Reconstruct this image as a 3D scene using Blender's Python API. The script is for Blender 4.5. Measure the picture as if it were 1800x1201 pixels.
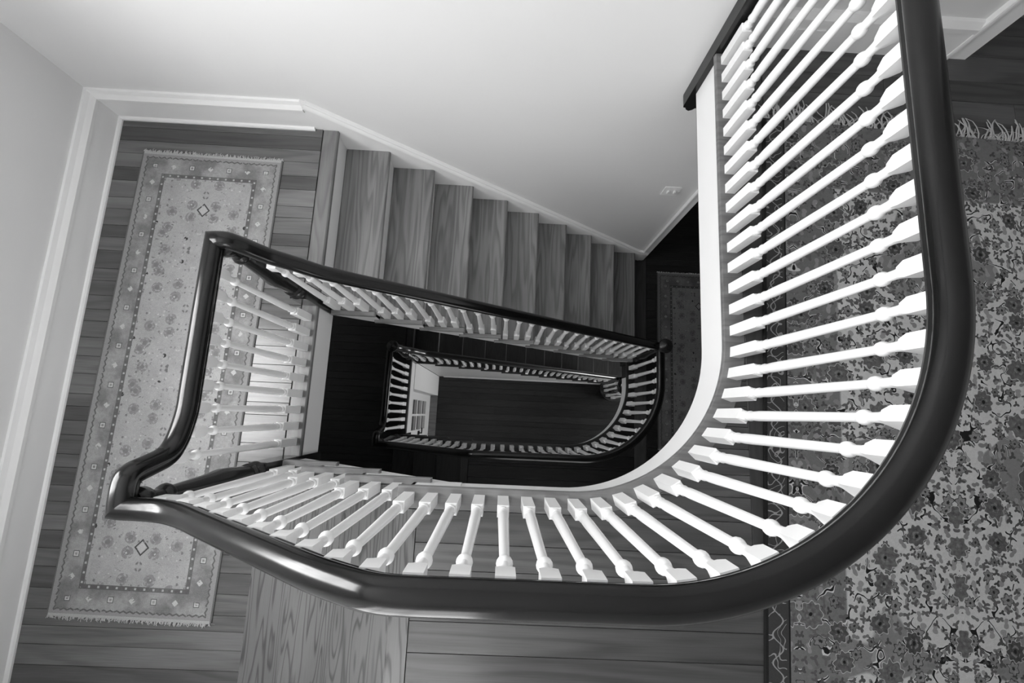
import bpy, bmesh, math, random
from mathutils import Matrix, Vector
random.seed(7)
for _o in list(bpy.data.objects): bpy.data.objects.remove(_o)
SC = bpy.context.scene
COL = SC.collection
PI = math.pi

# ------------------------------------------------------------------ camera
CAM_Z = 1.6712
cd = bpy.data.cameras.new('camera'); cam = bpy.data.objects.new('camera', cd); COL.objects.link(cam)
cd.sensor_width = 36.0; cd.lens = 787.15 / 1800 * 36.0; cd.clip_start = 0.02; cd.clip_end = 60
cam.matrix_world = Matrix(((0.998639, -0.049091, -0.017630, 0), (0.045670, 0.986199, -0.159139, 0),
                           (0.025199, 0.158117, 0.987099, CAM_Z), (0, 0, 0, 1)))
SC.camera = cam
# ------------------------------------------------------------------ world, daylight at the windows, exposure
W = bpy.data.worlds.new('sky'); SC.world = W; W.use_nodes = True
W.node_tree.nodes['Background'].inputs[0].default_value = (0.9, 0.9, 0.9, 1)
W.node_tree.nodes['Background'].inputs[1].default_value = 1.0
ZG_ = -30 * 0.19
def daylight(name, loc, rot, sx, sy, power):
    l = bpy.data.lights.new(name, 'AREA'); l.shape = 'RECTANGLE'; l.size = sx; l.size_y = sy; l.energy = power
    o = bpy.data.objects.new(name, l); COL.objects.link(o); o.location = loc; o.rotation_euler = rot; return o
daylight('window_daylight', (-2.52, 0.10, 1.285), (0, -PI/2, 0), 1.67, 1.30, 165)
daylight('front_window_daylight', (-0.55, -1.70, 1.15), (PI/2, 0, 0), 1.1, 1.5, 48)
daylight('added_middle_light', (0.55, -1.70, -1.25), (PI/2, 0, 0), 1.2, 1.3, 16)  # added light, brightens the lower stair wall across the well
daylight('ground_window_daylight', (4.2, 0.0, ZG_ + 1.55), (0, PI/2, 0), 1.3, 1.2, 165)
vs = SC.view_settings
vs.view_transform = 'Standard'; vs.look = 'None'; vs.gamma = 1.0; vs.use_curve_mapping = False
vs.exposure = 0.0

# ------------------------------------------------------------------ dimensions (upper floor is z = 0)
R = 0.19
ZL = -4 * R                # half landing
ZM = -14 * R               # middle floor
ZLM = ZM + ZL              # lower half landing
NG = 12
ZG = ZLM - NG * R          # ground floor
YW = 1.62; XL = -2.315; YF = -1.46; XR = 4.0; ZC = 2.45
S1, XA = 0.2514, -1.027    # long flight: going, landing nosing
S2, XB = 0.2554, -0.353    # short flight
S3 = 0.271                 # ground flight
YO = -0.31; XBAL = 0.883   # baluster line of the upper hall
RC = 0.62                  # its curve
YI = 0.578                 # baluster line of the long flight
XLB = -1.079               # baluster line of the landing
RH = 0.83                  # rail centre above floor

# ------------------------------------------------------------------ node helpers
class X:
    def __init__(s, nt, k): s.nt = nt; s.k = k
    def _m(s, op, a, b=None, c=None, clamp=False):
        n = s.nt.nodes.new('ShaderNodeMath'); n.operation = op; n.use_clamp = clamp
        for i, v in enumerate((a, b, c)):
            if v is None: continue
            if isinstance(v, X): s.nt.links.new(v.k, n.inputs[i])
            else: n.inputs[i].default_value = v
        return X(s.nt, n.outputs[0])
    def __add__(s, o): return s._m('ADD', s, o)
    __radd__ = __add__
    def __sub__(s, o): return s._m('SUBTRACT', s, o)
    def __rsub__(s, o): return s._m('SUBTRACT', o, s)
    def __mul__(s, o): return s._m('MULTIPLY', s, o)
    __rmul__ = __mul__
    def __truediv__(s, o): return s._m('DIVIDE', s, o)
    def abs(s): return s._m('ABSOLUTE', s)
    def sin(s): return s._m('SINE', s)
    def frac(s): return s._m('FRACT', s)
    def floor(s): return s._m('FLOOR', s)
    def ping(s, a): return s._m('PINGPONG', s, a)
    def lt(s, o): return s._m('LESS_THAN', s, o)
    def gt(s, o): return s._m('GREATER_THAN', s, o)
    def min(s, o): return s._m('MINIMUM', s, o)
    def max(s, o): return s._m('MAXIMUM', s, o)
    def pow(s, o): return s._m('POWER', s, o)
    def atan2(s, o): return s._m('ARCTAN2', s, o)
    def step(s, a, b):
        n = s.nt.nodes.new('ShaderNodeMapRange'); n.interpolation_type = 'SMOOTHSTEP'; n.clamp = True
        s.nt.links.new(s.k, n.inputs[0]); n.inputs[1].default_value = a; n.inputs[2].default_value = b
        return X(s.nt, n.outputs[0])
    def band(s, a, b): return s.gt(a) * s.lt(b)
def vec(nt, a, b, c=0.0):
    n = nt.nodes.new('ShaderNodeCombineXYZ')
    for i, v in enumerate((a, b, c)):
        if isinstance(v, X): nt.links.new(v.k, n.inputs[i])
        else: n.inputs[i].default_value = v
    return n.outputs[0]
def noise(nt, v, scale=1.0, detail=2.0, rough=0.5):
    n = nt.nodes.new('ShaderNodeTexNoise'); nt.links.new(v, n.inputs['Vector'])
    n.inputs['Scale'].default_value = scale; n.inputs['Detail'].default_value = detail; n.inputs['Roughness'].default_value = rough
    return X(nt, n.outputs[0])
def voro(nt, v, scale, rnd=1.0):
    n = nt.nodes.new('ShaderNodeTexVoronoi'); nt.links.new(v, n.inputs['Vector'])
    n.inputs['Scale'].default_value = scale; n.inputs['Randomness'].default_value = rnd
    s = nt.nodes.new('ShaderNodeSeparateXYZ'); nt.links.new(n.outputs['Color'], s.inputs[0])
    p = nt.nodes.new('ShaderNodeSeparateXYZ'); nt.links.new(n.outputs['Position'], p.inputs[0])
    return X(nt, n.outputs['Distance']), X(nt, s.outputs[0]), X(nt, p.outputs[0]), X(nt, p.outputs[1])
def mixv(a, b, t): return a + (b - a) * t if isinstance(a, X) else (t * (b - a) + a)
def start(name, rough=0.5, spec=0.5):
    m = bpy.data.materials.new(name); m.use_nodes = True; nt = m.node_tree
    b = nt.nodes['Principled BSDF']; b.inputs['Roughness'].default_value = rough
    b.inputs['Specular IOR Level'].default_value = spec
    return m, nt, b
def grey(nt, b, v):
    n = nt.nodes.new('ShaderNodeCombineXYZ')
    for i in range(3): nt.links.new(v.k, n.inputs[i])
    nt.links.new(n.outputs[0], b.inputs['Base Color'])
def objco(nt):
    t = nt.nodes.new('ShaderNodeTexCoord'); s = nt.nodes.new('ShaderNodeSeparateXYZ'); nt.links.new(t.outputs['Object'], s.inputs[0])
    return [X(nt, s.outputs[i]) for i in range(3)]
def bump(nt, b, h, strength=0.2, dist=0.002):
    n = nt.nodes.new('ShaderNodeBump'); n.inputs['Strength'].default_value = strength; n.inputs['Distance'].default_value = dist
    nt.links.new(h.k, n.inputs['Height']); nt.links.new(n.outputs[0], b.inputs['Normal'])
def paint(name, v, rough=0.45, var=0.03, spec=0.4):
    m, nt, b = start(name, rough, spec); x, y, z = objco(nt)
    n = noise(nt, vec(nt, x, y, z), 3.0, 3.0)
    grey(nt, b, n * (2 * var) + (v - var)); n2 = noise(nt, vec(nt, x, y, z), 180.0, 2.0); bump(nt, b, n2, 0.05, 0.001)
    return m
def wood(name, dark, light, axis=0, rough=0.38, rings=9.0, along=1.3, across=9.0, contrast=0.6, vary=0.35, spec=0.4, thin=0.55):
    m, nt, b = start(name, rough, spec)
    c = objco(nt)
    oi = nt.nodes.new('ShaderNodeObjectInfo'); rnd = X(nt, oi.outputs['Random'])
    a = c[axis]; w = c[1 - axis]; h = c[2]
    off = rnd * 71.0
    n1 = noise(nt, vec(nt, a * along + off, w * across + off * 0.37, h * 4.0), 1.0, 1.5, 0.4)
    ring = (n1 * rings).frac()
    line = ring.step(0.0, thin) * (1.0 - ring.step(0.72 + (0.55 - thin) * 0.4, 1.0))
    fib = noise(nt, vec(nt, a * 6.0 + off, w * 260.0, h * 60.0), 1.0, 2.0)
    big = noise(nt, vec(nt, a * 1.1 + off, w * 4.0, off), 1.0, 2.0)
    t = line * contrast + fib * (1.0 - contrast) * 0.8 + (big - 0.5) * 0.8
    v = t * (light - dark) + dark
    v = v * (rnd * vary + (1.0 - vary * 0.5))
    grey(nt, b, v.max(0.004))
    bump(nt, b, fib, 0.08, 0.001)
    return m
MAT = {}
MAT['white'] = paint('white_gloss_paint', 0.84, 0.32, 0.01)
MAT['trim'] = paint('white_trim_paint', 0.83, 0.35, 0.015)
MAT['wall'] = paint('pale_wall_paint', 0.72, 0.65, 0.012, 0.25)
MAT['ceil'] = paint('ceiling_paint', 0.74, 0.7, 0.01, 0.2)
MAT['oak_x'] = wood('oak_landing_boards', 0.065, 0.17, 0, rough=0.20, spec=0.55, rings=6, along=0.8, contrast=0.25, vary=0.75)
MAT['oak_nose'] = wood('oak_nosing_along', 0.12, 0.25, 1, rough=0.20, spec=0.55, contrast=0.3, vary=0.1)
MAT['tread'] = wood('oak_tread', 0.10, 0.34, 1, rings=7, along=0.9, across=12, contrast=0.35, vary=0.4)
MAT['tread_lt'] = wood('pale_oak_tread', 0.034, 0.130, 1, rings=11, along=1.3, across=17, contrast=0.62, vary=0.45, thin=0.30)
MAT['ret'] = wood('oak_return', 0.14, 0.28, 0, contrast=0.3, vary=0.2)
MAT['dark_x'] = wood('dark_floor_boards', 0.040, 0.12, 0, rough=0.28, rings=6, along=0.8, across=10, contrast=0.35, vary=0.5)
MAT['deep_x'] = wood('dark_boards_with_shade', 0.010, 0.028, 0, rough=0.33, contrast=0.3, vary=0.5)  # dark wood; the lower levels' lack of light is mixed into its colour
MAT['deep_y'] = wood('dark_treads_with_shade', 0.014, 0.038, 1, rough=0.33, contrast=0.3, vary=0.4)  # treads and nosings, darkened in colour for the unlit lower flights
MAT['dark_y'] = wood('dark_floor_border', 0.035, 0.08, 1, contrast=0.3, vary=0.3)
MAT['nose_dk'] = wood('worn_floor_nosing', 0.09, 0.22, 0, contrast=0.3, vary=0.15)
MAT['joint'] = paint('dark_joint', 0.012, 0.8, 0.002)
def rail_mat(name, v, rough):
    m, nt, b = start(name, rough, 0.40); x, y, z = objco(nt)
    n = noise(nt, vec(nt, x, y, z), 9.0, 4.0)
    grey(nt, b, n * v + v * 0.5)
    r = noise(nt, vec(nt, x * 3.0, y * 3.0, z), 14.0, 3.0)
    rr = r * 0.06 + (rough - 0.03); nt.links.new(rr.k, b.inputs['Roughness'])
    b.inputs['Coat Weight'].default_value = 0.0; b.inputs['Coat Roughness'].default_value = 0.1
    return m
MAT['rail'] = rail_mat('dark_polished_wood', 0.006, 0.19)
MAT['newel'] = rail_mat('dark_turned_wood', 0.012, 0.24)
MAT['metal'] = paint('black_iron', 0.01, 0.4, 0.001)
def glass_mat(name, tint):
    m = bpy.data.materials.new(name); m.use_nodes = True; nt = m.node_tree; nt.nodes.clear()
    o = nt.nodes.new('ShaderNodeOutputMaterial'); mx = nt.nodes.new('ShaderNodeMixShader'); t = nt.nodes.new('ShaderNodeBsdfTransparent')
    g = nt.nodes.new('ShaderNodeBsdfGlossy'); lw = nt.nodes.new('ShaderNodeLayerWeight'); lw.inputs[0].default_value = 0.5; f = X(nt, lw.outputs['Facing']).pow(5.0) * 0.8 + 0.04
    t.inputs[0].default_value = (tint, tint, tint, 1); g.inputs['Roughness'].default_value = 0.03
    nt.links.new(f.k, mx.inputs[0]); nt.links.new(t.outputs[0], mx.inputs[1]); nt.links.new(g.outputs[0], mx.inputs[2]); nt.links.new(mx.outputs[0], o.inputs[0])
    return m
MAT['glass'] = glass_mat('window_glass', 0.95)
MAT['glass_dk'] = glass_mat('dark_door_glass', 0.05)

# rugs: pattern is flat print in the pile
def hall_rug_mat(w, l):
    m, nt, b = start('floral_hall_rug_pile', 0.95, 0.1); x, y, z = objco(nt)
    d = (w / 2 - x.abs()).min(l / 2 - y.abs())
    my = y + 10.05; mx = (x + w / 2 - 0.12).ping(0.58)
    wob = noise(nt, vec(nt, mx, my, 0.3), 9.0, 2.0); wob2 = noise(nt, vec(nt, mx, my, 5.3), 9.0, 2.0)
    px = mx + (wob - 0.5) * 0.05; py = my + (wob2 - 0.5) * 0.05
    # soft floral palmettes
    def flowers(scale, rad, petals, amp, seed, rnd=0.75):
        v = vec(nt, px + seed, py, seed)
        n = nt.nodes.new('ShaderNodeTexVoronoi'); n.voronoi_dimensions = '2D'; nt.links.new(v, n.inputs['Vector'])
        n.inputs['Scale'].default_value = scale; n.inputs['Randomness'].default_value = rnd
        sp = nt.nodes.new('ShaderNodeSeparateXYZ'); nt.links.new(n.outputs['Position'], sp.inputs[0])
        sc = nt.nodes.new('ShaderNodeSeparateXYZ'); nt.links.new(n.outputs['Color'], sc.inputs[0])
        dx = (px + seed) - X(nt, sp.outputs[0]); dy = py - X(nt, sp.outputs[1])
        dist = X(nt, n.outputs['Distance']) / scale
        c = X(nt, sc.outputs[0])
        ang = dy.atan2(dx)
        r = (ang * petals + c * 6.0).sin() * amp + rad
        return dist, r * (c * 0.6 + 0.7), c
    mot = noise(nt, vec(nt, x, y, 8.0), 75.0, 3.0)
    field = d.step(0.285, 0.295)
    ground = field * 0.36 + 0.17
    ab = noise(nt, vec(nt, mx, my, 2.0), 3.4, 1.0)          # large arabesque fields of darker ground
    ground = mixv(ground, 0.21 + 0.0 * ab, ab.step(0.60, 0.615))
    v = ground * (mot * 0.3 + 0.85)
    dist, r, c = flowers(23.0, 0.0105, 2.0, 0.0055, 5.9)    # pale grey leaves
    v = mixv(v, c * 0.16 + 0.14, dist.lt(r))
    vn = noise(nt, vec(nt, mx, my, 11.0), 11.0, 1.5)
    vine = ((vn * 3.0).frac() - 0.5).abs(); gate = noise(nt, vec(nt, mx, my, 17.0), 13.0, 1.0).gt(0.50)
    v = mixv(v, 0.58 + 0.0 * vn, vine.lt(0.075) * gate * d.gt(0.09)); v = mixv(v, 0.018 + 0.0 * vn, vine.lt(0.036) * gate * d.gt(0.09))
    dist, r, c = flowers(30.0, 0.0085, 3.0, 0.0042, 3.1)    # small dark leaves
    v = mixv(v, c * 0.10 + 0.03, dist.lt(r) * c.gt(0.3))
    dist, r, c = flowers(15.0, 0.0150, 6.0, 0.003, 7.7)     # blossoms
    v = mixv(v, 0.05 + 0.0 * c, dist.lt(r) * c.gt(0.35)); v = mixv(v, (c * 0.14 + 0.09) * (mot + 0.5), dist.lt(r * 0.84) * c.gt(0.35)); v = mixv(v, 0.03 + 0.0 * c, dist.lt(r * 0.26) * c.gt(0.35))
    dist, r, c = flowers(7.2, 0.031, 9.0, 0.0035, 1.3, 0.65)  # large mottled rosettes
    big = c.gt(0.35); vv = (c * 0.10 + 0.035) * (mot * 1.6 + 0.2)
    v = mixv(v, 0.45 + 0.0 * c, dist.lt(r * 1.07) * big); v = mixv(v, vv, dist.lt(r) * big)
    v = mixv(v, 0.20 + 0.0 * c, dist.band(0.010, 0.0165) * big * mot.gt(0.5)); v = mixv(v, 0.02 + 0.0 * c, dist.lt(0.006) * big)
    # guard stripe with pale scrolls
    gd = (x.ping(0.045) - 0.0225).abs(); t = (y * 70.0).sin() * 0.018 + 0.045
    guard = (w / 2 - x.abs()).lt(0.085)
    gv = mixv(0.055 + 0.0 * c, 0.30 + 0.0 * c, ((d - t).abs().lt(0.0028)).max(((wob * 9.0).frac() - 0.5).abs().lt(0.06) * d.lt(0.075)))
    v = mixv(v, gv, guard)
    v = mixv(v, 0.02 + 0.0 * c, (w / 2 - x.abs()).lt(0.012).max((w / 2 - x.abs()).band(0.083, 0.089)))
    pile = noise(nt, vec(nt, x, y, z), 420.0, 2.0); v = v * (pile * 0.5 + 0.75)
    grey(nt, b, v); bump(nt, b, pile, 0.5, 0.003)
    return m
def runner_mat(name, w, l, gain=1.0):
    m, nt, b = start(name, 0.95, 0.1); x, y, z = objco(nt)
    du = w / 2 - x.abs(); dv = l / 2 - y.abs(); d = du.min(dv); side = du.lt(dv)
    t = mixv(x, y, side)
    o = noise(nt, vec(nt, x, y, 0.0), 7.0, 3.0); f = noise(nt, vec(nt, x, y, 3.0), 60.0, 3.0)
    ax = x.abs()
    fld = mixv(0.32 + 0.0 * o, 0.42 + 0.0 * o, f) * (o * 0.5 + 0.75)
    def spots(scale, rad, val, seed, thr=0.0):
        v = vec(nt, ax + seed, y.ping(0.33) + seed, 0.0)
        n = nt.nodes.new('ShaderNodeTexVoronoi'); n.voronoi_dimensions = '2D'; nt.links.new(v, n.inputs['Vector']); n.inputs['Scale'].default_value = scale
        sc = nt.nodes.new('ShaderNodeSeparateXYZ'); nt.links.new(n.outputs['Color'], sc.inputs[0])
        c = X(nt, sc.outputs[0]); return (X(nt, n.outputs['Distance']) / scale).lt(rad * 1.0) * c.gt(thr), c
    s, c = spots(9.0, 0.030, 0, 4.0, 0.3); fld = mixv(fld, 0.25 + 0.0 * c, s * f.gt(0.45))
    s, c = spots(9.0, 0.013, 0, 4.0, 0.5); fld = mixv(fld, 0.21 + 0.0 * c, s)
    s, c = spots(23.0, 0.006, 0, 1.0, 0.45); fld = mixv(fld, c * 0.2 + 0.08, s * f.gt(0.45))
    s, c = spots(27.0, 0.005, 0, 9.0, 0.75); fld = mixv(fld, 0.50 + 0.0 * c, s * f.gt(0.5))
    s, c = spots(11.0, 0.011, 0, 2.2, 0.82); fld = mixv(fld, 0.06 + 0.0 * c, s * f.gt(0.48))
    sp = noise(nt, vec(nt, ax, y.ping(0.33), 6.0), 34.0, 3.0, 0.65); fld = mixv(fld, 0.17 + 0.0 * o, sp.step(0.60, 0.68)); fld = mixv(fld, 0.50 + 0.0 * o, (1.0 - sp).step(0.64, 0.70))
    dia = ax + (y.abs() - (l / 2 - 0.335)).abs() * 0.9
    fld = mixv(fld, 0.07 + 0.0 * o, dia.band(0.028, 0.037) * f.gt(0.36)); fld = mixv(fld, 0.45 + 0.0 * o, dia.lt(0.024))
    bord = mixv(0.19 + 0.0 * o, 0.33 + 0.0 * o, o.step(0.35, 0.65)) * (f * 0.5 + 0.75)
    tt = (t + 20.0 + 0.105).frac() * 0.0 + ((t + 21.0) / 0.21).frac() * 0.21 - 0.105
    sq = tt.abs().max((d - 0.086).abs())
    bord = mixv(bord, 0.52 + 0.0 * o, sq.band(0.006, 0.0115)); bord = mixv(bord, 0.12 + 0.0 * o, sq.band(0.0115, 0.015))
    t2 = ((t + 21.105) / 0.21).frac() * 0.21 - 0.105
    bord = mixv(bord, 0.5 + 0.0 * o, (t2.abs() + (d - 0.086).abs()).lt(0.016) * f.gt(0.42))
    zig = ((t / 0.032).frac() - 0.5).abs() * 0.016
    v = mixv(bord, fld, d.gt(0.152))
    v = mixv(v, 0.10 + 0.0 * o, d.band(0.130, 0.152) * (f * 0.8 + 0.35)); v = mixv(v, 0.42 + 0.0 * o, d.band(0.136, 0.146) * ((t / 0.045).frac()).lt(0.22))
    v = mixv(v, 0.28 + 0.0 * o, d.lt(0.036)); v = mixv(v, 0.13 + 0.0 * o, (d - zig - 0.030).abs().lt(0.004) * f.gt(0.4))
    v = mixv(v, 0.40 + 0.0 * o, dv.lt(0.014)); v = mixv(v, 0.14 + 0.0 * o, du.lt(0.008))
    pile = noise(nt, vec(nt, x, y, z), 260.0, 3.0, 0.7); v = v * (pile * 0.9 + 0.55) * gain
    grey(nt, b, v); bump(nt, b, pile, 0.5, 0.003)
    return m
MAT['fringe'] = paint('cotton_fringe', 0.42, 0.9, 0.08, 0.1)

# ------------------------------------------------------------------ mesh helpers
def wloc(o):
    v = Vector((0, 0, 0))
    while o is not None: v = v + Vector(o.location); o = o.parent
    return v
def link(name, verts, faces, mat, parent=None, origin=(0, 0, 0), smooth=False):
    me = bpy.data.meshes.new(name); org = Vector(origin)
    me.from_pydata([tuple(Vector(v) - org) for v in verts], [], faces); me.validate()
    if smooth:
        for p in me.polygons: p.use_smooth = True
        try: me.set_sharp_from_angle(angle=math.radians(38))
        except Exception: pass
    me.materials.append(MAT[mat] if isinstance(mat, str) else mat)
    o = bpy.data.objects.new(name, me); COL.objects.link(o)
    if parent is not None: o.parent = parent; o.location = org - wloc(parent)
    else: o.location = org
    bm = bmesh.new(); bm.from_mesh(me); bmesh.ops.recalc_face_normals(bm, faces=bm.faces); bm.to_mesh(me); bm.free()
    return o
def thing(name, label, cat, loc=(0, 0, 0), group=None, kind=None):
    o = bpy.data.objects.new(name, None); COL.objects.link(o); o.location = loc; o.empty_display_size = 0.05
    return tag(o, label, cat, group, kind)
def tag(o, label, cat, group=None, kind=None):
    o['label'] = label; o['category'] = cat
    if group: o['group'] = group
    if kind: o['kind'] = kind
    return o
def box(x0, x1, y0, y1, z0, z1, c=0.0):
    if c <= 0:
        v = [(x, y, z) for z in (z0, z1) for y in (y0, y1) for x in (x0, x1)]
        f = [(0, 2, 3, 1), (4, 5, 7, 6), (0, 1, 5, 4), (2, 6, 7, 3), (0, 4, 6, 2), (1, 3, 7, 5)]
        return v, f
    v = []; 
    for z, i in ((z0, 0), (z1 - c, 0), (z1, c)):
        v += [(x0 + i, y0 + i, z), (x1 - i, y0 + i, z), (x1 - i, y1 - i, z), (x0 + i, y1 - i, z)]
    f = [(3, 2, 1, 0), (8, 9, 10, 11)]
    for k in (0, 4):
        for i in range(4): j = (i + 1) % 4; f.append((k + i, k + j, k + 4 + j, k + 4 + i))
    return v, f
def join(parts):
    v, f = [], []
    for pv, pf in parts:
        n = len(v); v += list(pv); f += [tuple(i + n for i in q) for q in pf]
    return v, f
def prism_z(poly, z0, z1, c=0.0):
    n = len(poly); v = [(p[0], p[1], z0) for p in poly] + [(p[0], p[1], z1) for p in poly]
    f = [tuple(range(n))[::-1], tuple(range(n, 2 * n))] + [(i, (i + 1) % n, n + (i + 1) % n, n + i) for i in range(n)]
    return v, f
def prism_y(poly, y0, y1):
    n = len(poly); v = [(p[0], y0, p[1]) for p in poly] + [(p[0], y1, p[1]) for p in poly]
    f = [tuple(range(n)), tuple(range(n, 2 * n))[::-1]] + [(i, (i + 1) % n, n + (i + 1) % n, n + i) for i in range(n)]
    return v, f
def prism_x(poly, x0, x1):
    n = len(poly); v = [(x0, p[0], p[1]) for p in poly] + [(x1, p[0], p[1]) for p in poly]
    f = [tuple(range(n)), tuple(range(n, 2 * n))[::-1]] + [(i, (i + 1) % n, n + (i + 1) % n, n + i) for i in range(n)]
    return v, f
def sweep(path, prof, m0=None, m1=None):
    """closed profile [(lateral, up)] carried along a 3-D path; lateral axis stays level; m0 / m1 = plan direction of the rail it mitres into."""
    n = len(path); k = len(prof); v = []; f = []
    P = [Vector(p) for p in path]
    for i in range(n):
        a = P[max(0, i - 1)]; b = P[min(n - 1, i + 1)]
        t = (b - a).normalized()
        if 0 < i < n - 1: t = ((P[i] - a).normalized() + (b - P[i]).normalized()).normalized()
        th = Vector((t.x, t.y, 0)).normalized()
        side = Vector((th.y, -th.x, 0)); up = side.cross(t)
        if up.z < 0: up = -up
        mit = m0 if i == 0 else (m1 if i == n - 1 else None)
        if mit is not None:
            s2 = Vector((mit[1], -mit[0], 0)); bis = (side + s2).normalized(); side = bis / max(0.3, bis.dot(side)); up = Vector((0, 0, 1))
        for (l, h) in prof:
            q = 1.0
            if mit is not None:                       # ease the outer tip of a mitred corner
                dd = (side * l).dot(Vector((mit[0], mit[1], 0)))
                if (dd < 0 and i > 0) or (dd > 0 and i == 0): q = 0.90
            v.append(tuple(P[i] + side * (l * q) + up * h))
    for i in range(n - 1):
        for j in range(k):
            jj = (j + 1) % k; f.append((i * k + j, i * k + jj, (i + 1) * k + jj, (i + 1) * k + j))
    f.append(tuple(range(k))[::-1]); f.append(tuple(range((n - 1) * k, n * k)))
    return v, f
def smooth_path(pts, n=8):
    P = [Vector(p) for p in pts]; out = []
    for i in range(len(P) - 1):
        p0 = P[max(0, i - 1)]; p1 = P[i]; p2 = P[i + 1]; p3 = P[min(len(P) - 1, i + 2)]
        for j in range(n):
            t = j / n
            out.append(0.5 * ((2 * p1) + (p2 - p0) * t + (2 * p0 - 5 * p1 + 4 * p2 - p3) * t * t + (3 * p1 - p0 - 3 * p2 + p3) * t ** 3))
    out.append(P[-1]); return [tuple(p) for p in out]
def lathe(prof, seg=16, sq=None):
    """profile of (z, half width, squareness) rings; squareness 1 gives a square ring"""
    v = []; f = []
    for (z, r, s) in prof:
        for i in range(seg):
            a = 2 * PI * (i + 0.5) / seg
            cx, cy = math.cos(a), math.sin(a)
            k = 1.0 / max(abs(cx), abs(cy)) if s > 0.5 else 1.0
            if s > 0.5 and seg == 16:
                # corner vertices sharp: snap the two vertices around each corner near it
                pass
            v.append((r * cx * k, r * cy * k, z))
    n = len(prof)
    for i in range(n - 1):
        for j in range(seg):
            jj = (j + 1) % seg; f.append((i * seg + j, i * seg + jj, (i + 1) * seg + jj, (i + 1) * seg + j))
    f.append(tuple(range(seg))[::-1]); f.append(tuple(range((n - 1) * seg, n * seg)))
    return v, f
def lathe_sq(prof, seg=16):
    v = []; f = []
    for (z, r, s) in prof:
        for i in range(seg):
            a = 2 * PI * i / seg + PI / 4
            cx, cy = math.cos(a), math.sin(a)
            k = 1.0 / max(abs(cx), abs(cy)) if s > 0.5 else 1.0
            v.append((r * cx * k, r * cy * k, z))
    n = len(prof)
    for i in range(n - 1):
        for j in range(seg):
            jj = (j + 1) % seg; f.append((i * seg + j, i * seg + jj, (i + 1) * seg + jj, (i + 1) * seg + j))
    f.append(tuple(range(seg))[::-1]); f.append(tuple(range((n - 1) * seg, n * seg)))
    return v, f
def wall_holes(axis, p0, p1, u0, u1, z0, z1, holes):
    us = sorted({u0, u1, *[h[0] for h in holes], *[h[1] for h in holes]}); zs = sorted({z0, z1, *[h[2] for h in holes], *[h[3] for h in holes]})
    parts = []
    for i in range(len(us) - 1):
        for j in range(len(zs) - 1):
            a, b, c, d = us[i], us[i + 1], zs[j], zs[j + 1]; mu, mz = (a + b) / 2, (c + d) / 2
            if any(h[0] < mu < h[1] and h[2] < mz < h[3] for h in holes): continue
            parts.append(box(p0, p1, a, b, c, d) if axis == 'x' else box(a, b, p0, p1, c, d))
    return join(parts)
def struct(name, vf, mat, label, cat, parent=None, smooth=False):
    o = link(name, vf[0], vf[1], mat, parent, smooth=smooth)
    return tag(o, label, cat, kind='structure')

# ------------------------------------------------------------------ walls and ceiling
WIN1 = (-0.55, 0.75, 0.45, 2.12)
WIN2 = (-1.10, 0.0, 0.40, 1.90)
WIN3 = (-0.05, 1.15, -1.9, -0.6)  # opening added to let extra light onto the lower stair wall
WIN4 = (-0.6, 0.6, ZG + .9, ZG + 2.2)
XMC, XUC = 1.36, 1.92
back_poly = [(XL - .12, ZG), (XR, ZG), (XR, ZM - .25), (XMC, ZM - .25), (XMC, -.25), (XUC, -.25), (XUC, ZC), (XL - .12, ZC)]
struct('wall_back', prism_y(back_poly, YW, YW + .1), 'wall', 'tall smooth pale wall beside the long flight of stairs', 'wall')
struct('wall_left', wall_holes('x', XL - .12, XL, YF, YW + .1, ZG, ZC, [WIN1]), 'wall', 'pale wall along the landing behind the long runner rug', 'wall')
struct('wall_front', wall_holes('y', YF - .12, YF, XL - .12, XR + .1, ZG, ZC, [WIN2, WIN3]), 'wall', 'pale wall facing the stairwell across the upper hall', 'wall')
struct('wall_right', wall_holes('x', XR, XR + .12, YF - .12, 3.6, ZG, ZC, [WIN4]), 'wall', 'pale wall closing the far end of the halls', 'wall')
struct('wall_return', box(XUC - .1, XUC, YW + .1, YW + 1.4, -.25, ZC), 'wall', 'pale wall turning the corner beyond the hall rug fringe', 'wall')
struct('wall_return_lower', box(XMC - .1, XMC, YW + .1, YW + 1.4, ZM - .25, -.25), 'wall', 'pale wall turning the corner below the switch plate', 'wall')
struct('wall_far', box(XMC - .1, XR + .1, YW + 1.40, YW + 1.5, ZM - .25, ZC), 'wall', 'pale wall at the far side of the upper halls', 'wall')
struct('ceiling', box(XL - .12, XR + .12, YF - .12, 3.6, ZC, ZC + .1), 'ceil', 'plain white ceiling over the stairwell', 'ceiling')

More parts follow.
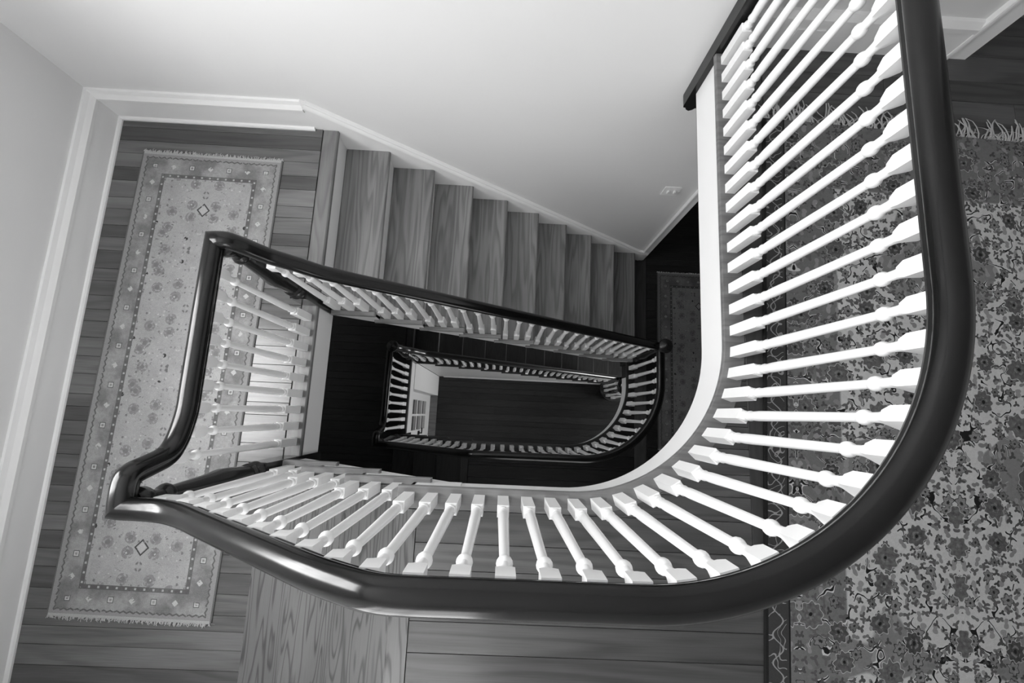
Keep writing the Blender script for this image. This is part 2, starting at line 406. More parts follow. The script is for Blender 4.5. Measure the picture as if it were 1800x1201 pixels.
def make_window(name, label, axis, plane, h, ncol, nrow, inward):
    u0, u1, z0, z1 = h; w = thing(name, label, 'window', (plane, u0, z0) if axis == 'x' else (u0, plane, z0), kind='structure')
    def bx(a, b, c, d, p, q): return box(min(p, q), max(p, q), a, b, c, d) if axis == 'x' else box(a, b, min(p, q), max(p, q), c, d)
    o = plane; t = -inward * .09
    for (a, b, c, d) in ((u0, u1, z0, z0 + .06), (u0, u1, z1 - .06, z1), (u0, u0 + .06, z0 + .06, z1 - .06), (u1 - .06, u1, z0 + .06, z1 - .06)):
        vf = bx(a, b, c, d, o + t, o + t * .4); link('window_frame', vf[0], vf[1], 'trim', w)
    zc = (z0 + z1) / 2; vf = bx(u0 + .06, u1 - .06, zc - .025, zc + .025, o + t, o + t * .45); link('sash_rail', vf[0], vf[1], 'trim', w)
    for i in range(1, ncol):
        u = u0 + .06 + (u1 - u0 - .12) * i / ncol
        for (c, d) in ((z0 + .06, zc - .025), (zc + .025, z1 - .06)):
            vf = bx(u - .011, u + .011, c, d, o + t * .9, o + t * .55); link('muntin', vf[0], vf[1], 'trim', w)
    for (c, d) in ((z0 + .06, zc - .025), (zc + .025, z1 - .06)):
        for j in range(1, nrow):
            z = c + (d - c) * j / nrow; vf = bx(u0 + .06, u1 - .06, z - .011, z + .011, o + t * .9, o + t * .55); link('muntin', vf[0], vf[1], 'trim', w)
        vf = bx(u0 + .06, u1 - .06, c, d, o + t * .72, o + t * .76); link('pane', vf[0], vf[1], 'glass', w)
    vf = bx(u0 - .08, u1 + .08, z0 - .03, z0, o + inward * .05, o - inward * .03); link('window_sill', vf[0], vf[1], 'trim', w)
    for (a, b, c, d) in ((u0 - .09, u0, z0, z1 + .09), (u1, u1 + .09, z0, z1 + .09), (u0, u1, z1, z1 + .09)):
        vf = bx(a, b, c, d, o, o + inward * .02); link('casing', vf[0], vf[1], 'trim', w)
    return w
make_window('window_1', 'sash window lighting the landing above the runner rug', 'x', XL, WIN1, 3, 2, 1)
make_window('window_2', 'sash window above the short pale flight of stairs', 'y', YF, WIN2, 3, 2, 1)
make_window('added_window_3', 'added unseen sash window brightening the lower stair wall from the middle hall', 'y', YF, WIN3, 3, 2, 1)  # unseen window, added to go with the extra middle light

make_window('window_4', 'sash window at the end of the ground hall', 'x', XR, WIN4, 3, 2, -1)

# baseboards
BB = [(0, 0), (.036, 0), (.036, .010), (.030, .018), (.022, .022), (.022, .150), (.030, .156), (.032, .176), (.024, .190), (.018, .200), (.012, .222), (0, .224)]
def baseboard(name, a, b, label, prof=BB):
    # runs from a to b (x, y, z); the wall is on the left of travel, profile grows to the right
    vf = sweep([a, b], prof); return struct(name, vf, 'trim', label, 'baseboard')
baseboard('baseboard_left', (XL, YF, ZL), (XL, YW, ZL), 'tall moulded white baseboard beside the long edge of the runner rug')
baseboard('baseboard_back', (XL, YW, ZL), (-1.166, YW, ZL), 'moulded white baseboard at the fringed end of the runner rug')
UB = [(0, 0), (.020, 0), (.020, .125), (.026, .130), (.026, .150), (.012, .175), (0, .178)]
baseboard('baseboard_upper', (.92, YW, 0), (XUC - .085, YW, 0), 'white baseboard of the upper hall behind the balusters', UB)
CAS = [(0, 0), (.022, 0), (.024, .006), (.024, .016), (.017, .022), (.017, .078), (.012, .085), (0, .085)]
def corner_trim(name, xc, z0, z1, k, label):
    v, f = prism_z([(xc - a * k, YW - d) for d, a in [(0, .085), (.024, .085), (.026, .078), (.026, .068), (.018, .062), (.018, .0)]] + [(xc + .012, YW - .018), (xc + .012, YW + .06), (xc, YW + .06), (xc, YW)], z0, z1)
    return struct(name, (v, f), 'trim', label, 'trim')
corner_trim('trim_2', XUC, 0, ZC, 1.0, 'white moulded casing on the wall corner above the hall rug fringe')
corner_trim('trim_3', XMC, ZM, -.25, .6, 'white casing on the wall corner below the switch plate')
link('cover_plate', *box(1.13, 1.25, YW - .026, YW - .018, .03, .105, .002), 'trim', bpy.data.objects['baseboard_upper'], (1.19, YW - .02, .03))

# ------------------------------------------------------------------ floors
def arc_path(xb, yo, rc, xend, ystart, n=28):
    cx, cy = xb - rc, yo + rc; p = [(xb, ystart)]
    for i in range(n + 1):
        a = -PI / 2 * i / n; p.append((cx + rc * math.cos(a), cy + rc * math.sin(a)))
    p.append((xend, yo)); return p
def offset(xb, yo, rc, o): return xb + o, yo - o, rc + o          # outward from the well
def planks(parent, x0, x1, y0, y1, z, wd, mat, seed=1, left=None, split=True):
    rnd = random.Random(seed); y = y0
    while y < y1 - .01:
        yb = min(y1, y + wd * rnd.uniform(.75, 1.25))
        if y1 - yb < .02: yb = y1
        ends = [x0] + ([rnd.uniform(x0 + .4, x1 - .4)] if split and (x1 - x0) > 1.2 and rnd.random() < .8 else []) + [x1]
        for i in range(len(ends) - 1):
            a, b = ends[i], ends[i + 1]; g = .0009
            if left is not None and i == 0:
                ys = [y + g + (yb - y - 2 * g) * k / 6 for k in range(7)]
                pl = [(left(q), q) for q in ys]
                poly = pl[::-1] + [(b - g, y + g), (b - g, yb - g)]
                if max(p[0] for p in pl) >= b: continue
                vf = prism_z(poly, z - .018, z)
            else: vf = box(a + g, b - g, y + g, yb - g, z - .018, z, .0009)
            link('plank', vf[0], vf[1], mat, parent, ((a + b) / 2, (y + yb) / 2, z))
        y = yb
def tread_mesh(xa, xn, y0, y1, z, th=.03):
    # board from xa to a half-round nosing at xn
    sg = 1 if xn > xa else -1; r = th / 2; pr = [(xa, z - th), (xa, z)]
    for i in range(9):
        a = PI / 2 - PI * i / 8; pr.append((xn - sg * r + sg * r * math.cos(a), z - r + r * math.sin(a)))
    return prism_y(pr, y0, y1)
SLAB = .25
def hall_floor(name, z, xb, label, mat, seed, xtop_edge, fascia_y1, xc):
    inner = arc_path(*offset(xb, YO, RC, -.018), XB + .03, fascia_y1)
    wide = abs(xtop_edge - inner[0][0]) > .02
    outline = ([(xtop_edge, YW)] + ([(xtop_edge, fascia_y1)] if wide else []) + inner[(0 if wide else 1):] +
               [(XB + .03, YF), (XR, YF), (XR, YW + 1.4), (xc, YW + 1.4), (xc, YW)])
    fl = struct(name, prism_z(outline, z - SLAB, z - .018), 'joint', label, 'floor')
    ox, oy, orr = offset(xb, YO, RC, .038); cx, cy = ox - orr, oy + orr; yb = oy - .112
    def lf(y): return (cx + math.sqrt(max(0, orr ** 2 - (y - cy) ** 2)) if y < cy else ox)
    planks(fl, XB + .075, XR, YF, yb, z, .098, mat, seed=seed)
    planks(fl, XB + .075, ox + .001, yb, oy, z, .112, mat, seed=seed + 4)
    planks(fl, .0, ox + .001, oy, cy - .02, z, .098, mat, seed=seed + 1, left=lf, split=False)
    link('plank', *box(ox + .002, ox + .115, yb, YW, z - .018, z, .001), 'dark_y', fl, (ox + .06, .5, z))
    planks(fl, ox + .117, XR, yb, YW, z, .098, mat, seed=seed + 2)
    planks(fl, xc, XR, YW, YW + 1.4, z, .098, mat, seed=seed + 3)
    if wide: planks(fl, xtop_edge, ox + .001, fascia_y1 - .0, YW, z, .098, mat, seed=seed + 5)
    return fl
def edge_strip(parent, name, z, xb, prof, mat, ystart, xend):
    pth = arc_path(xb, YO, RC, xend, ystart)
    for seg in (pth[:2], pth[1:-1], pth[-2:]):
        if (Vector(seg[0]) - Vector(seg[-1])).length < .01: continue
        vf = sweep([(p[0], p[1], z) for p in seg], prof); link(name, vf[0], vf[1], mat, parent, (seg[0][0], seg[0][1], z), smooth=True)
# profile lateral: sweep's side is to the right of travel; travelling towards -y the right side is -x (the well)
NOSE = [(.041, -.006), (.041, -.020), (.035, -.027), (-.037, -.027), (-.037, .0), (.033, .0), (.038, -.001)]
FASC = [(.019, -.024), (.019, -.245), (.012, -.25), (-.0, -.25), (-.0, -.024)]
fu = hall_floor('floor_upper', 0.0, XBAL, 'dark oak board floor of the upper hall around the stairwell', 'dark_x', 3, XBAL + .018, YW, XUC)
edge_strip(fu, 'nosing', 0.0, XBAL, NOSE, 'nose_dk', YW - .002, XB + .0)
edge_strip(fu, 'fascia', 0.0, XBAL, FASC, 'trim', YW - .002, XB + .03)
link('nosing', *tread_mesh(XB + .073, XB, YF, YO - .04, 0, .028), 'tread_lt', fu, (XB + .04, -.9, 0))

XBM = 1.247
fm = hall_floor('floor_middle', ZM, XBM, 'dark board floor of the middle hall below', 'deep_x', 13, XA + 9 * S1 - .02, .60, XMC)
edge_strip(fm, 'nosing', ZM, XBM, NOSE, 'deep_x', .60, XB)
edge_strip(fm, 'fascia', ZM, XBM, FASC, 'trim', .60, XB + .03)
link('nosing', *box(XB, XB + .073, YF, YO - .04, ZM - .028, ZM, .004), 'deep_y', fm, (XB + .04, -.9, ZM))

def landing(name, z, label, mat, seed):
    fl = struct(name, join([box(XL, XLB + .025, YF, YW, z - SLAB, z - .018)]), 'joint', label, 'floor')
    planks(fl, XL, XLB - .045, YF, YW, z, .085, mat, seed=seed)
    link('nosing', *box(XLB - .044, XLB + .044, YO + .03, YW - .022, z - .028, z, .006), 'oak_nose' if z > -1 else 'deep_y', fl, (XLB, .6, z))
    link('fascia', *box(XLB + .024, XLB + .036, YO + .03, YI - .02, z - SLAB, z - .028), 'trim', fl, (XLB + .03, .1, z - .25))
    return fl
landing('floor_landing', ZL, 'oak board landing floor under the long runner rug', 'oak_x', 21)
landing('floor_landing_lower', ZLM, 'unlit board floor of the half landing below', 'deep_x', 31)  # same wood as the upper landing, its shade painted in by darker boards
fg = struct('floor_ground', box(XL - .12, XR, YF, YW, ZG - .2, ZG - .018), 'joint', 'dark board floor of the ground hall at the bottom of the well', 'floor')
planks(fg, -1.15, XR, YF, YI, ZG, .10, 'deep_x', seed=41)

# ------------------------------------------------------------------ stair flights
def flight_down_right(name, label, z0, x0, s, n, mat, zfloor, yo, yw, curtail=False):
    """n treads descending towards +x from a landing nosing at (x0, z0)"""
    t = thing(name, label, 'stairs', (x0, yo, z0))
    for k in range(0, n + 1):
        xk = x0 + k * s; zk = z0 - k * R
        if k > 0:
            tr = link('tread', *tread_mesh(xk - s - .02, xk, yo + .032, yw, zk), mat, t, (xk - s / 2, (yo + yw) / 2, zk), smooth=True)
            if not (curtail and k == n):
                link('return_nosing', *box(xk - s - .055, xk, yo, yo + .031, zk - .03, zk, .005), 'ret' if mat == 'tread' else mat, tr, (xk - s / 2, yo, zk))
        link('riser', *box(xk - .034, xk - .022, yo + .018, yw, zk - R, zk - .03), 'trim', t, (xk - .03, yo + .3, zk - R))
    saw = []
    for k in range(0, n + 1):
        xk = x0 + k * s - .022; zk = z0 - k * R - .03
        saw += [(xk, zk), (xk, zk - R)]
    xe = x0 + n * s - .022; ze = z0 - (n + 1) * R - .03
    d = .32
    xs = x0 - .022
    bot0 = (xs, z0 - d + (.022 * R / s)); 
    zb = lambda x: z0 - d - (x - x0) * R / s
    xend = min(xe, x0 + (z0 - d - zfloor) * s / R)
    low = [(xe, zfloor)] if xend >= xe else [(xe, zfloor), (xend, zfloor)]
    if xend >= xe: low = [(xe, zb(xe))]
    poly = [p for p in saw if p[1] >= zfloor - .001]
    if poly[-1][1] > zfloor + .001 and xend < xe: poly.append((xe, zfloor))
    low = [(xend, max(zfloor, zb(xend)))] if xend < xe else [(xe, max(zfloor, zb(xe)))]
    poly = poly + low + [(xs, zb(xs))]
    link('stringer', *prism_y(poly, yo + .016, yo + .036), 'trim', t, (x0, yo + .02, z0))
    so = [(xs, zb(xs)), (xend, zb(xend)), (xend, zb(xend) + .02), (xs, zb(xs) + .02)]
    link('soffit', *prism_y(so, yo + .037, yw), 'ceil', t, (x0, yo + .1, z0 - .3))
    return t
fl1 = flight_down_right('stair_flight', 'flight of oak treads with white risers descending from the runner landing', ZL, XA, S1, 9, 'tread', ZM, .534, YW - .022)
# wall skirt with sloping cap
sk = [(-1.166, ZL - .02), (-1.166, -.531), (1.25, -2.43), (XMC, ZM + .2), (XMC, ZM)] + [(XMC - .1, ZM), (-1.1, ZL - .25)]
link('skirt_board', *prism_y(sk, YW - .022, YW - .001), 'trim', fl1, (-1.1, YW, ZL))
cap = [(0, .0), (.030, -.0), (.031, .012), (.024, .030), (.010, .042), (0, .044)]
vf = sweep([(-1.166, YW, -.575), (1.25, YW, -2.475), (XMC, YW, ZM + .16)], cap); link('skirt_cap', vf[0], vf[1], 'trim', fl1, (-1.1, YW, -.6), smooth=True)

def flight_down_left(name, label, z0, mat, yi, yw):
    """three treads descending towards -x from a floor nosing at (XB, z0) to the landing"""
    t = thing(name, label, 'stairs', (XB, yi, z0))
    for k in range(0, 4):
        xk = XB - k * S2; zk = z0 - k * R
        if k > 0:
            tr = link('tread', *tread_mesh(xk + S2 + .02, xk, yw, yi - .032, zk), mat, t, (xk + S2 / 2, (yi + yw) / 2, zk), smooth=True)
            link('return_nosing', *box(xk, xk + S2 + .09, yi - .031, yi, zk - .03, zk, .005), 'ret' if mat == 'tread_lt' else mat, tr, (xk + S2 / 2, yi, zk))
        link('riser', *box(xk + .022, xk + .034, yw, yi - .018, zk - R, zk - .03), 'trim', t, (xk + .03, yi - .3, zk - R))
    zb = lambda x: z0 - .32 + (x - XB) * R / S2
    saw = []
    for k in range(0, 4):
        xk = XB - k * S2 + .022; zk = z0 - k * R - .03
        saw += [(xk, zk), (xk, zk - R)]
    x3 = XB - 3 * S2 + .022; xs = XB + .21
    poly = [(xs, z0 - .026)] + saw[:-1] + [(x3, zb(x3)), (xs, z0 - .25), (xs, z0 - .03)]
    poly = [(xs, z0 - .030)] + saw + [(x3, min(zb(x3), z0 - 4 * R - .02)), (XB + .16, z0 - .235), (xs, z0 - .235)]
    link('stringer', *prism_y(poly, yi - .034, yi - .018), 'trim', t, (XB, yi, z0))
    so = [(x3, zb(x3)), (XB + .05, zb(XB + .05)), (XB + .05, zb(XB + .05) + .02), (x3, zb(x3) + .02)]
    link('soffit', *prism_y(so, yw, yi - .04), 'ceil', t, (XB, yi - .1, z0 - .3))
    return t
flight_down_left('short_stair_flight', 'short flight of three pale oak treads between upper hall and runner landing', 0.0, 'tread_lt', YO + .041, YF + .003)
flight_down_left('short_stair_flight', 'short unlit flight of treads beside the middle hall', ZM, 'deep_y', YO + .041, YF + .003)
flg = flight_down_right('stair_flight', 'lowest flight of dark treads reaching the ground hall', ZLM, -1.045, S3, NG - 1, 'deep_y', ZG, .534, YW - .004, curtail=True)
# enclosed white panel under the lowest flight, and its rounded bottom step
zb = lambda x: ZLM - .25 - (x + 1.045) * R / S3
link('spandrel_panel', *prism_y([(-1.03, ZG), (1.6, ZG), (1.6, ZLM - .25 - 2.645 * R / S3 + .12), (-1.03, ZLM - .2)], .552, .566), 'trim', flg, (0, .56, ZG))
link('spandrel_skirting', *box(-.95, 1.6, .538, .552, ZG, ZG + .12, .006), 'trim', flg, (0, .55, ZG))
xk = -1.045 + (NG - 1) * S3; zk = ZG + R
cp = []
for i in range(13):
    a = PI + PI / 2 * i / 12 ; cp.append((xk - S3 + .115 + .20 * math.cos(a), .47 + .20 * math.sin(a)))
cpoly = [(xk - S3 - .06, .566)] + cp[1:] + [(xk - .06, .27), (xk, .33), (xk, .566)]
link('rounded_step', *prism_z(cpoly, zk - .03, zk), 'deep_y', flg, (xk, .5, zk))
cin = [(p[0] + (.02 if p[0] < xk - .15 else -.02), p[1] + (.02 if p[1] < .5 else 0)) for p in cpoly]
link('rounded_riser', *prism_z(cin, ZG, zk - .03), 'deep_y', flg, (xk, .5, ZG))

# walls around the ground closet door
DY0, DY1, DZ1 = -.385, .232, ZLM - SLAB - .005
struct('wall_closet', wall_holes('x', -1.23, -1.15, YF, YI - .04, ZG, ZLM - SLAB, [(DY0, DY1, ZG, DZ1)]), 'wall', 'white wall holding the glazed closet door', 'wall')
struct('wall_pier', box(-1.15, -1.035, DY1 + .004, YI - .03, ZG, ZLM - SLAB), 'wall', 'white wall pier beside the glazed closet door', 'wall')
struct('wall_closet_side', box(XL, -1.23, YI - .08, YI - .02, ZG, ZLM - SLAB), 'wall', 'inner wall behind the glazed closet door', 'wall')
dr = thing('door_1', 'narrow white glazed closet door with black latch at the ground floor', 'door', (-1.17, DY0, ZG), kind='structure')
def db(name, y0, y1, z0, z1, x0=-1.20, x1=-1.152, mat='white', c=0.0, par=None):
    return link(name, *box(x0, x1, y0, y1, z0, z1), mat, par or dr, ((x0 + x1) / 2, (y0 + y1) / 2, z0))
st = .105; yc = (DY0 + DY1) / 2; zt = DZ1 - .01
db('stile', DY0 + .004, DY0 + st, ZG + .01, zt); db('stile', DY1 - st, DY1 - .004, ZG + .01, zt)
db('bottom_rail', DY0 + st, DY1 - st, ZG + .01, ZG + .38); db('top_rail', DY0 + st, DY1 - st, ZG + .38 + 4 * .352, zt)
rows = 4; zlo = ZG + .38; zhi = zlo + 4 * .352
db('muntin', yc - .014, yc + .014, zlo, zhi)
for i in range(rows):
    a = zlo + (zhi - zlo) * i / rows; b_ = zlo + (zhi - zlo) * (i + 1) / rows
    if i: 
        db('muntin', DY0 + st, yc - .014, a - .026, a + .026); db('muntin', yc + .014, DY1 - st, a - .026, a + .026)
    for (p, q) in ((DY0 + st, yc - .014), (yc + .014, DY1 - st)):
        db('pane', p, q, a + .014, b_ - .014, -1.196, -1.192, 'glass_dk')
lp = db('latch_plate', DY0 + .03, DY0 + .085, ZG + .78, ZG + .93, -1.152, -1.146, 'metal')
link('lever', *box(-1.146, -1.10, DY0 + .05, DY0 + .065, ZG + .86, ZG + .88), 'metal', lp, (-1.14, DY0 + .05, ZG + .86))
link('lever', *box(-1.112, -1.098, DY0 + .05, DY0 + .13, ZG + .86, ZG + .88), 'metal', lp, (-1.11, DY0 + .09, ZG + .86))
struct('trim_1', box(-1.15, -1.035, DY0 - .02, DY1, ZG - .01, ZG + .008), 'nose_dk', 'wooden threshold strip before the glazed closet door', 'threshold')

# ------------------------------------------------------------------ balusters, rails, newels
HP = [(.016, -.031), (.026, -.031), (.029, -.024), (.0265, -.017), (.0330, -.010), (.0362, .001), (.0355, .011), (.031, .020), (.023, .027), (.012, .031), (0, .0322)]
HP = [(a * .89, b * .95) for a, b in HP]
RAILP = HP + [(-a, b) for a, b in HP[-2::-1]]
_bal = {}
def bal_mesh(H, hb, seg):
    key = (round(H, 3), round(hb, 3), seg)
    if key in _bal: return _bal[key]
    q = .0190
    pr = [(0, q, 1), (hb - .004, q, 1), (hb, q - .003, 1), (hb + .001, .0165, 0), (hb + .008, .0180, 0), (hb + .014, .0165, 0), (hb + .018, .0128, 0), (hb + .028, .0124, 0),
          (hb + .033, .0165, 0), (hb + .040, .0172, 0), (hb + .046, .0150, 0), (hb + .055, .0148, 0), (hb + .085, .0162, 0), (hb + .13, .0160, 0)]
    zt = H - .150
    for i in range(1, 5): 
        f = i / 4; z = hb + .13 + (zt - hb - .13) * f; pr.append((z, .0160 - (.0160 - .0112) * f ** .85, 0))
    cz = H - .128
    pr += [(cz - .0165, .0114, 0), (cz - .0135, .0138, 0), (cz - .0075, .0168, 0), (cz, .0180, 0), (cz + .0075, .0168, 0), (cz + .0135, .0138, 0), (cz + .0165, .0114, 0),
           (H - .088, .0118, 0), (H - .080, .0130, 0), (H - .076, .0120, 1), (H - .050, q, 1), (H, q, 1)]
    v, f = lathe_sq(pr, seg)
    me = bpy.data.meshes.new('baluster'); me.from_pydata(v, [], f)
    for p in me.polygons: p.use_smooth = True
    bm = bmesh.new(); bm.from_mesh(me); bmesh.ops.recalc_face_normals(bm, faces=bm.faces); bm.to_mesh(me); bm.free()
    try: me.set_sharp_from_angle(angle=math.radians(32))
    except Exception: pass
    me.materials.append(MAT['white']); _bal[key] = me
    return me
def baluster(parent, x, y, z0, z1, hb=.172, rot=0.0, seg=16):
    o = bpy.data.objects.new('baluster', bal_mesh(z1 - z0, hb, seg)); COL.objects.link(o); o.parent = parent
    o.location = Vector((x, y, z0)) - wloc(parent); o.rotation_euler = (0, 0, rot)
def path_at(pts, s):
    for i in range(len(pts) - 1):
        a, b = Vector(pts[i]), Vector(pts[i + 1]); L = (b - a).length
        if s <= L: return a + (b - a) * (s / L), math.atan2((b - a).y, (b - a).x)
        s -= L
    return None
def short_rail(X):   # rail centre above a hall floor along its short flight
    return .30 + (X + .93) * .755
def newel(name, label, x, y, z0, ztop, block, half=.042, drop=.27, cap=None):
    t = thing(name, label, 'newel post', (x, y, z0 - drop))
    link('base_block', *box(x - half, x + half, y - half, y + half, z0 - drop, z0 + block, .006), 'newel', t, (x, y, z0 - drop))
    pv, pf = lathe([(-.05, .004, 0), (-.045, .016, 0), (-.03, .024, 0), (-.012, .018, 0), (0, .03, 0)], 16)
    link('drop_finial', [(x + a, y + b, z0 - drop + c) for a, b, c in pv], pf, 'newel', t, (x, y, z0 - drop), smooth=True)
    h = ztop - z0 - block; b0 = z0 + block
    prof = [(0, .036, 0), (.012, .041, 0), (.026, .036, 0), (.034, .026, 0), (.046, .026, 0), (.056, .036, 0), (.068, .038, 0), (.078, .031, 0), (.10, .031, 0), (.17 * h + .07, .037, 0), (.30 * h + .06, .039, 0), (.52 * h, .030, 0),
            (.74 * h, .0215, 0), (h - .155, .019, 0), (h - .15, .027, 0), (h - .138, .030, 0), (h - .126, .027, 0), (h - .118, .019, 0), (h - .075, .019, 0), (h - .066, .026, 0), (h - .045, .034, 0), (h - .024, .035, 0), (h - .012, .028, 0), (h, .028, 0)]
    prof = sorted([(a, b * 1.22, c) for a, b, c in prof], key=lambda q: q[0])
    pv, pf = lathe(prof, 20)
    link('turned_shaft', [(x + a, y + b, b0 + c) for a, b, c in pv], pf, 'newel', t, (x, y, b0), smooth=True)
    if cap:
        pv, pf = lathe([(0, .03, 0), (.008, .052, 0), (.022, .057, 0), (.036, .052, 0), (.046, .036, 0), (.054, .016, 0), (.058, .010, 0), (.066, .008, 0), (.068, .003, 0)], 24)
        link('round_cap', [(x + a, y + b, ztop + c) for a, b, c in pv], pf, 'newel', t, (x, y, ztop), smooth=True)
    return t

def hall_balustrade(name, label, z, xb, ystart, ybal, step, nb_end_x, seg, ns=28):
    t = thing(name, label, 'balustrade', (xb, YO, z))
    YR = YO - .009
    plan = arc_path(xb, YR, RC, XB + .0, ystart, 40)
    pts = [(p[0], p[1], z + RH) for p in plan[:-1]]
    pts += smooth_path([(-.06, YR, z + RH), (-.14, YR, z + RH), (-.205, YR, z + .822), (-.27, YR, z + .789), (-.35, YR, z + short_rail(-.35)), (-.44, YR, z + short_rail(-.44))], 6)
    pts += [(-.60, YR, z + short_rail(-.60))]
    pts += smooth_path([(-.76, YR, z + short_rail(-.76)), (-.85, YR, z + short_rail(-.85)), (-.93, YR, z + .315), (-1.0, YR, z + .297), (XLB, YR, z + .295)], 6)
    def rail_z(x):
        if x > -.14: return RH
        q = [(p[0], p[2] - z) for p in pts if abs(p[1] - YR) < 1e-6 and p[0] < .2]
        for a, b in zip(q, q[1:]):
            if b[0] <= x <= a[0]: return a[1] + (b[1] - a[1]) * (a[0] - x) / max(1e-9, a[0] - b[0])
        return .295
    vf = sweep(pts, RAILP, m1=(0, 1))
    link('handrail', vf[0], vf[1], 'rail', t, (xb, YO, z + RH), smooth=True)
    bp = arc_path(xb, YO, RC, nb_end_x, ybal, 200); s = 0.0; last = None
    while True:
        r = path_at(bp, s)
        if r is None: break
        p, a = r; baluster(t, p.x, p.y, z, z + rail_z(p.x if p.y < YO + .01 else 1) - .028, rot=a, seg=seg); last = p.x; s += step
    x = last - .0846
    for i in range(8):
        if x < -1.03: break
        k = max(1, math.ceil((XB - x) / S2 - 1e-6)); zt = z - k * R
        baluster(t, x, YO, zt, z + rail_z(x) - .030, seg=seg); x -= S2 / 3
    return t
def landing_balustrade(name, label, z):
    t = thing(name, label, 'balustrade', (XLB, 0, z)); zr = z + .842; zt = z - ZL + .295
    pts = smooth_path([(XLB, YO - .009, zt), (XLB, YO + .06, zt), (XLB, YO + .086, zt - .018), (XLB, YO + .104, zt - .078), (XLB, YO + .122, zt - .138), (XLB, YO + .150, zt - .172), (XLB, YO + .20, zt - .196), (XLB, YO + .27, zr + .001), (XLB, YO + .33, zr)], 5)
    pts += [(XLB, .3, zr), (XLB, YI, zr)]
    vf = sweep(pts, RAILP, m0=(-1, 0), m1=(1, 0)); link('handrail', vf[0], vf[1], 'rail', t, (XLB, 0, zr), smooth=True)
    for i in range(9):
        y = .468 - .083 * i
        top = zr - .030
        for a, b in zip(pts, pts[1:]):
            if min(a[1], b[1]) <= y <= max(a[1], b[1]): top = a[2] + (b[2] - a[2]) * (y - a[1]) / max(1e-9, b[1] - a[1]) - .030 - (.02 if abs(b[2] - a[2]) > .002 else 0)
        baluster(t, XLB, y, z, top)
    return t
def flight_balustrade(name, label, z0, x0, s, n, zrail, xend, slope, count, dx, seg=12, xoff=.028):
    t = thing(name, label, 'balustrade', (x0, YI, z0)); zr0 = z0 + .842
    line = lambda x: zrail - (x - x0) * slope
    pts = smooth_path([(XLB, YI, zr0), (XLB + .045, YI, zr0), (XLB + .075, YI, zr0 - .045), (XLB + .098, YI, zr0 - .105), (XLB + .13, YI, zr0 - .17), (XLB + .18, YI, zr0 - .235), (XLB + .26, YI, line(XLB + .26) + .012), (XLB + .38, YI, line(XLB + .38))], 5)
    pts += [(x0 + .8, YI, line(x0 + .8)), (xend - .2, YI, line(xend - .2)), (xend, YI, line(xend))]
    vf = sweep(pts, RAILP, m0=(0, 1)); link('handrail', vf[0], vf[1], 'rail', t, (x0, YI, zr0), smooth=True)
    for i in range(count):
        x = x0 + xoff + dx * i; k = max(1, math.floor((x - x0) / s) + 1)
        if k > n: break
        baluster(t, x, YI, z0 - k * R, line(x) - .032, seg=seg)
    return t
hall_balustrade('balustrade', 'long curved white balustrade with dark rail around the upper hall', 0.0, XBAL, YW - .03, 1.524, .0837, -.32, 16)
landing_balustrade('balustrade', 'straight white balustrade across the edge of the runner landing', ZL)
flight_balustrade('balustrade', 'sloping white balustrade beside the flight of nine oak treads', ZL, XA, S1, 9, -.118, 1.235, .745, 27, .0838)
hall_balustrade('balustrade', 'curved balustrade with black rail around the middle hall', ZM, XBM, YI - .03, .490, .0875, -.32, 12)
landing_balustrade('balustrade', 'short balustrade across the edge of the unlit lower landing', ZLM)
flight_balustrade('balustrade', 'sloping balustrade of the lowest flight down to the ground hall', ZLM, -1.045, S3, NG - 2, -2.80, 1.72, .715, 31, S3 / 3, 10)
cb = thing('balustrade', 'cluster of balusters curling around the newel on the rounded bottom step', 'balustrade', (1.75, .42, ZG + R))
for (x, y) in ((1.645, .50), (1.655, .435), (1.685, .355), (1.765, .325)): baluster(cb, x, y, ZG + R, ZG + R + .80, seg=12)
vol = [(1.70 + .02, YI, -4.76)]
for i in range(15):
    a = PI / 2 + i * .36; rr = .115 - i * .0045; vol.append((1.755 + rr * math.cos(a) * .9, .44 + rr * math.sin(a), ZG + R + .835))
vf = sweep(vol, RAILP); link('scroll_rail', vf[0], vf[1], 'rail', cb, (1.75, .44, ZG + 1), smooth=True)

newel('newel_post', 'dark turned newel where the runner landing meets the long flight', XLB + .004, YI, ZL, ZL + .815, .16)
newel('newel_post', 'dark turned newel where the short pale flight meets the runner landing', XLB + .004, YO, ZL, .268, .34)
newel('newel_post', 'dark round-capped newel at the foot of the long flight by the narrow rug', 1.255, YI - .004, ZM, ZM + .90, .20, cap=True)
newel('newel_post', 'black round-capped newel at the head of the lowest flight', XLB + .03, YI, ZLM, ZLM + .86, .16, cap=True)
newel('newel_post', 'black newel between the short unlit flight and lower landing', XLB + .004, YO, ZLM, ZM + .268, .34)
newel('newel_post', 'dark newel inside the curl of the rounded bottom step', 1.76, .44, ZG + R, ZG + R + .81, .16, drop=.0, cap=True)
wn = thing('newel_post', 'black square half newel fixed to the pale wall at the balustrade end', 'newel post', (.885, YW - .03, -.33))
link('post', *box(.838, .915, YW - .062, YW - .001, -.33, 1.02, .004), 'newel', wn, (.88, YW - .03, -.33))
link('post_cap', *box(.826, .927, YW - .074, YW - .001, 1.02, 1.05, .006), 'newel', wn, (.88, YW - .03, 1.02))
pv = [(.838, -.33), (.915, -.33), (.912, -.342), (.90, -.345), (.893, -.357), (.876, -.366), (.860, -.357), (.853, -.345), (.841, -.342)]
link('drop', *prism_y(pv, YW - .062, YW - .001), 'newel', wn, (.88, YW - .03, -.33))

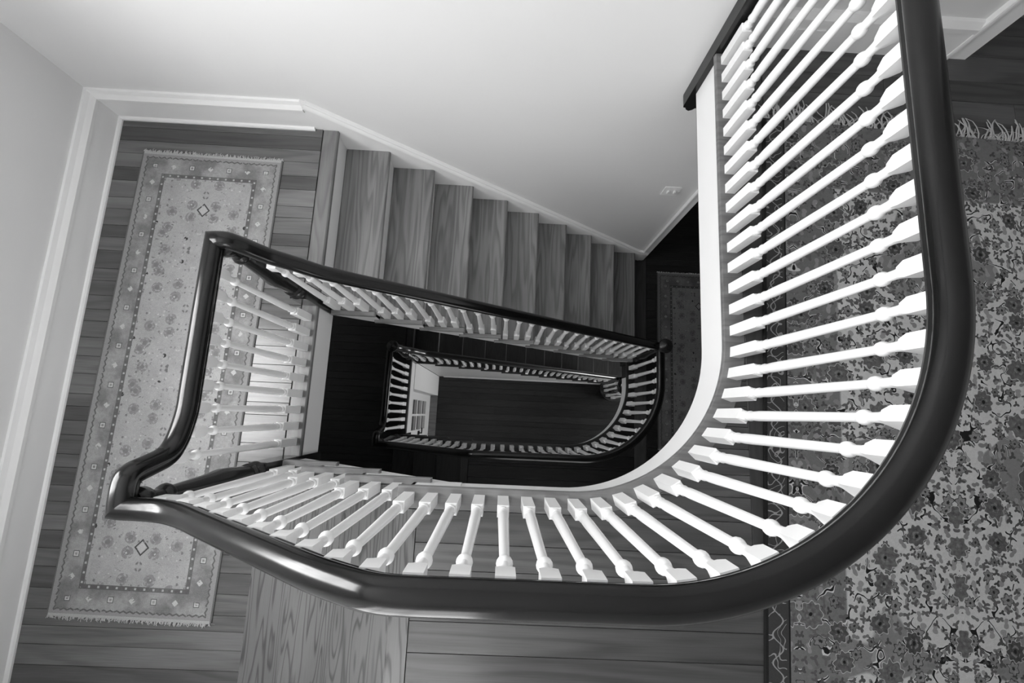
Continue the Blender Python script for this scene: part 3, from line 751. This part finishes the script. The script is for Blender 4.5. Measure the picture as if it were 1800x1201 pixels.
# ------------------------------------------------------------------ rugs
def rug(name, label, cx, cy, z, w, l, ang, mat, th=.007, fringe=None, flen=.02, seed=5, fmat='fringe', fn=150):
    n = 10
    v = []; f = []
    for z_, i in ((0, 0), (th * .8, 0), (th, .003)):
        v += [(-w / 2 + i, -l / 2 + i, z_), (w / 2 - i, -l / 2 + i, z_), (w / 2 - i, l / 2 - i, z_), (-w / 2 + i, l / 2 - i, z_)]
    f = [(3, 2, 1, 0), (8, 9, 10, 11)]
    for k in (0, 4):
        for i in range(4): j = (i + 1) % 4; f.append((k + i, k + j, k + 4 + j, k + 4 + i))
    o = link(name, v, f, mat); o.location = (cx, cy, z); o.rotation_euler = (0, 0, ang); tag(o, label, 'rug')
    rnd = random.Random(seed)
    for sgn in (fringe or ()):
        V = []; F = []
        for i in range(fn):
            x = -w / 2 + w * (i + .5) / fn + rnd.uniform(-.004, .004); L = flen * rnd.uniform(.6, 1.15); wd = min(.007, w / fn * .62) * rnd.uniform(.7, 1.3)
            px, py = x, sgn * (l / 2 - .003); a = rnd.uniform(-.7, .7); base = len(V); m = 5
            for k in range(m):
                t = k / (m - 1); r = wd * (1 - .35 * t); zz = .003 + .004 * math.sin(PI * t) + rnd.uniform(0, .002)
                for q in range(4):
                    b = q * PI / 2; V.append((px + r * math.cos(b), py, zz + r * .5 * math.sin(b)))
                a += rnd.uniform(-.6, .6); px += math.sin(a) * L / (m - 1); py += sgn * math.cos(a) * L / (m - 1)
            for k in range(m - 1):
                for q in range(4): q2 = (q + 1) % 4; F.append((base + k * 4 + q, base + k * 4 + q2, base + k * 4 + 4 + q2, base + k * 4 + 4 + q))
            F.append((base + 3, base + 2, base + 1, base)); F.append(tuple(base + (m - 1) * 4 + q for q in range(4)))
        fr = link('fringe', V, F, fmat); fr.parent = o; fr.location = (0, 0, 0); fr['kind'] = 'stuff'
    return o
rug('runner_rug', 'long faded runner rug with pale field and patterned border on the landing', -1.748, .154, ZL, .800, 2.47, math.radians(-.9), runner_mat('runner_pile', .800, 2.47), fringe=(-1, 1), flen=.022, fn=170)
HW, HL = 2.3, 3.0
ha = math.radians(-2.3)
hx = 1.028 + HW / 2 * math.cos(ha) + HL / 2 * math.sin(ha); hy = 1.175 + HW / 2 * math.sin(ha) * 0 - HL / 2 * math.cos(ha) + .04
rug('hall_rug', 'large floral rug with scrolling vines on the upper hall floor', hx, hy, 0, HW, HL, ha, hall_rug_mat(HW, HL), th=.009, fringe=(1,), flen=.10, fn=330, seed=9)
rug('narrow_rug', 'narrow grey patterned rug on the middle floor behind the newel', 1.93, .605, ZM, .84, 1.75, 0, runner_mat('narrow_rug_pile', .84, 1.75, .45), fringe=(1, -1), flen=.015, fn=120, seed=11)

# ------------------------------------------------------------------ switch plate on the stair wall
sw = thing('light_switch', 'white double switch plate on the tall wall above the middle floor', 'light switch', (1.135, YW, -1.335))
link('plate', *[(lambda vf: vf)(box(1.078, 1.192, YW - .008, YW - .0005, -1.335, -1.22, .003))][0], 'white', sw, (1.135, YW - .004, -1.335))
for xx in (1.112, 1.158):
    link('toggle', *box(xx - .006, xx + .006, YW - .022, YW - .008, -1.290, -1.262, .002), 'white', sw, (xx, YW - .01, -1.28))
    for zz in (-1.245, -1.31): link('screw', *box(xx - .003, xx + .003, YW - .0095, YW - .008, zz - .003, zz + .003), 'trim', sw, (xx, YW - .009, zz))
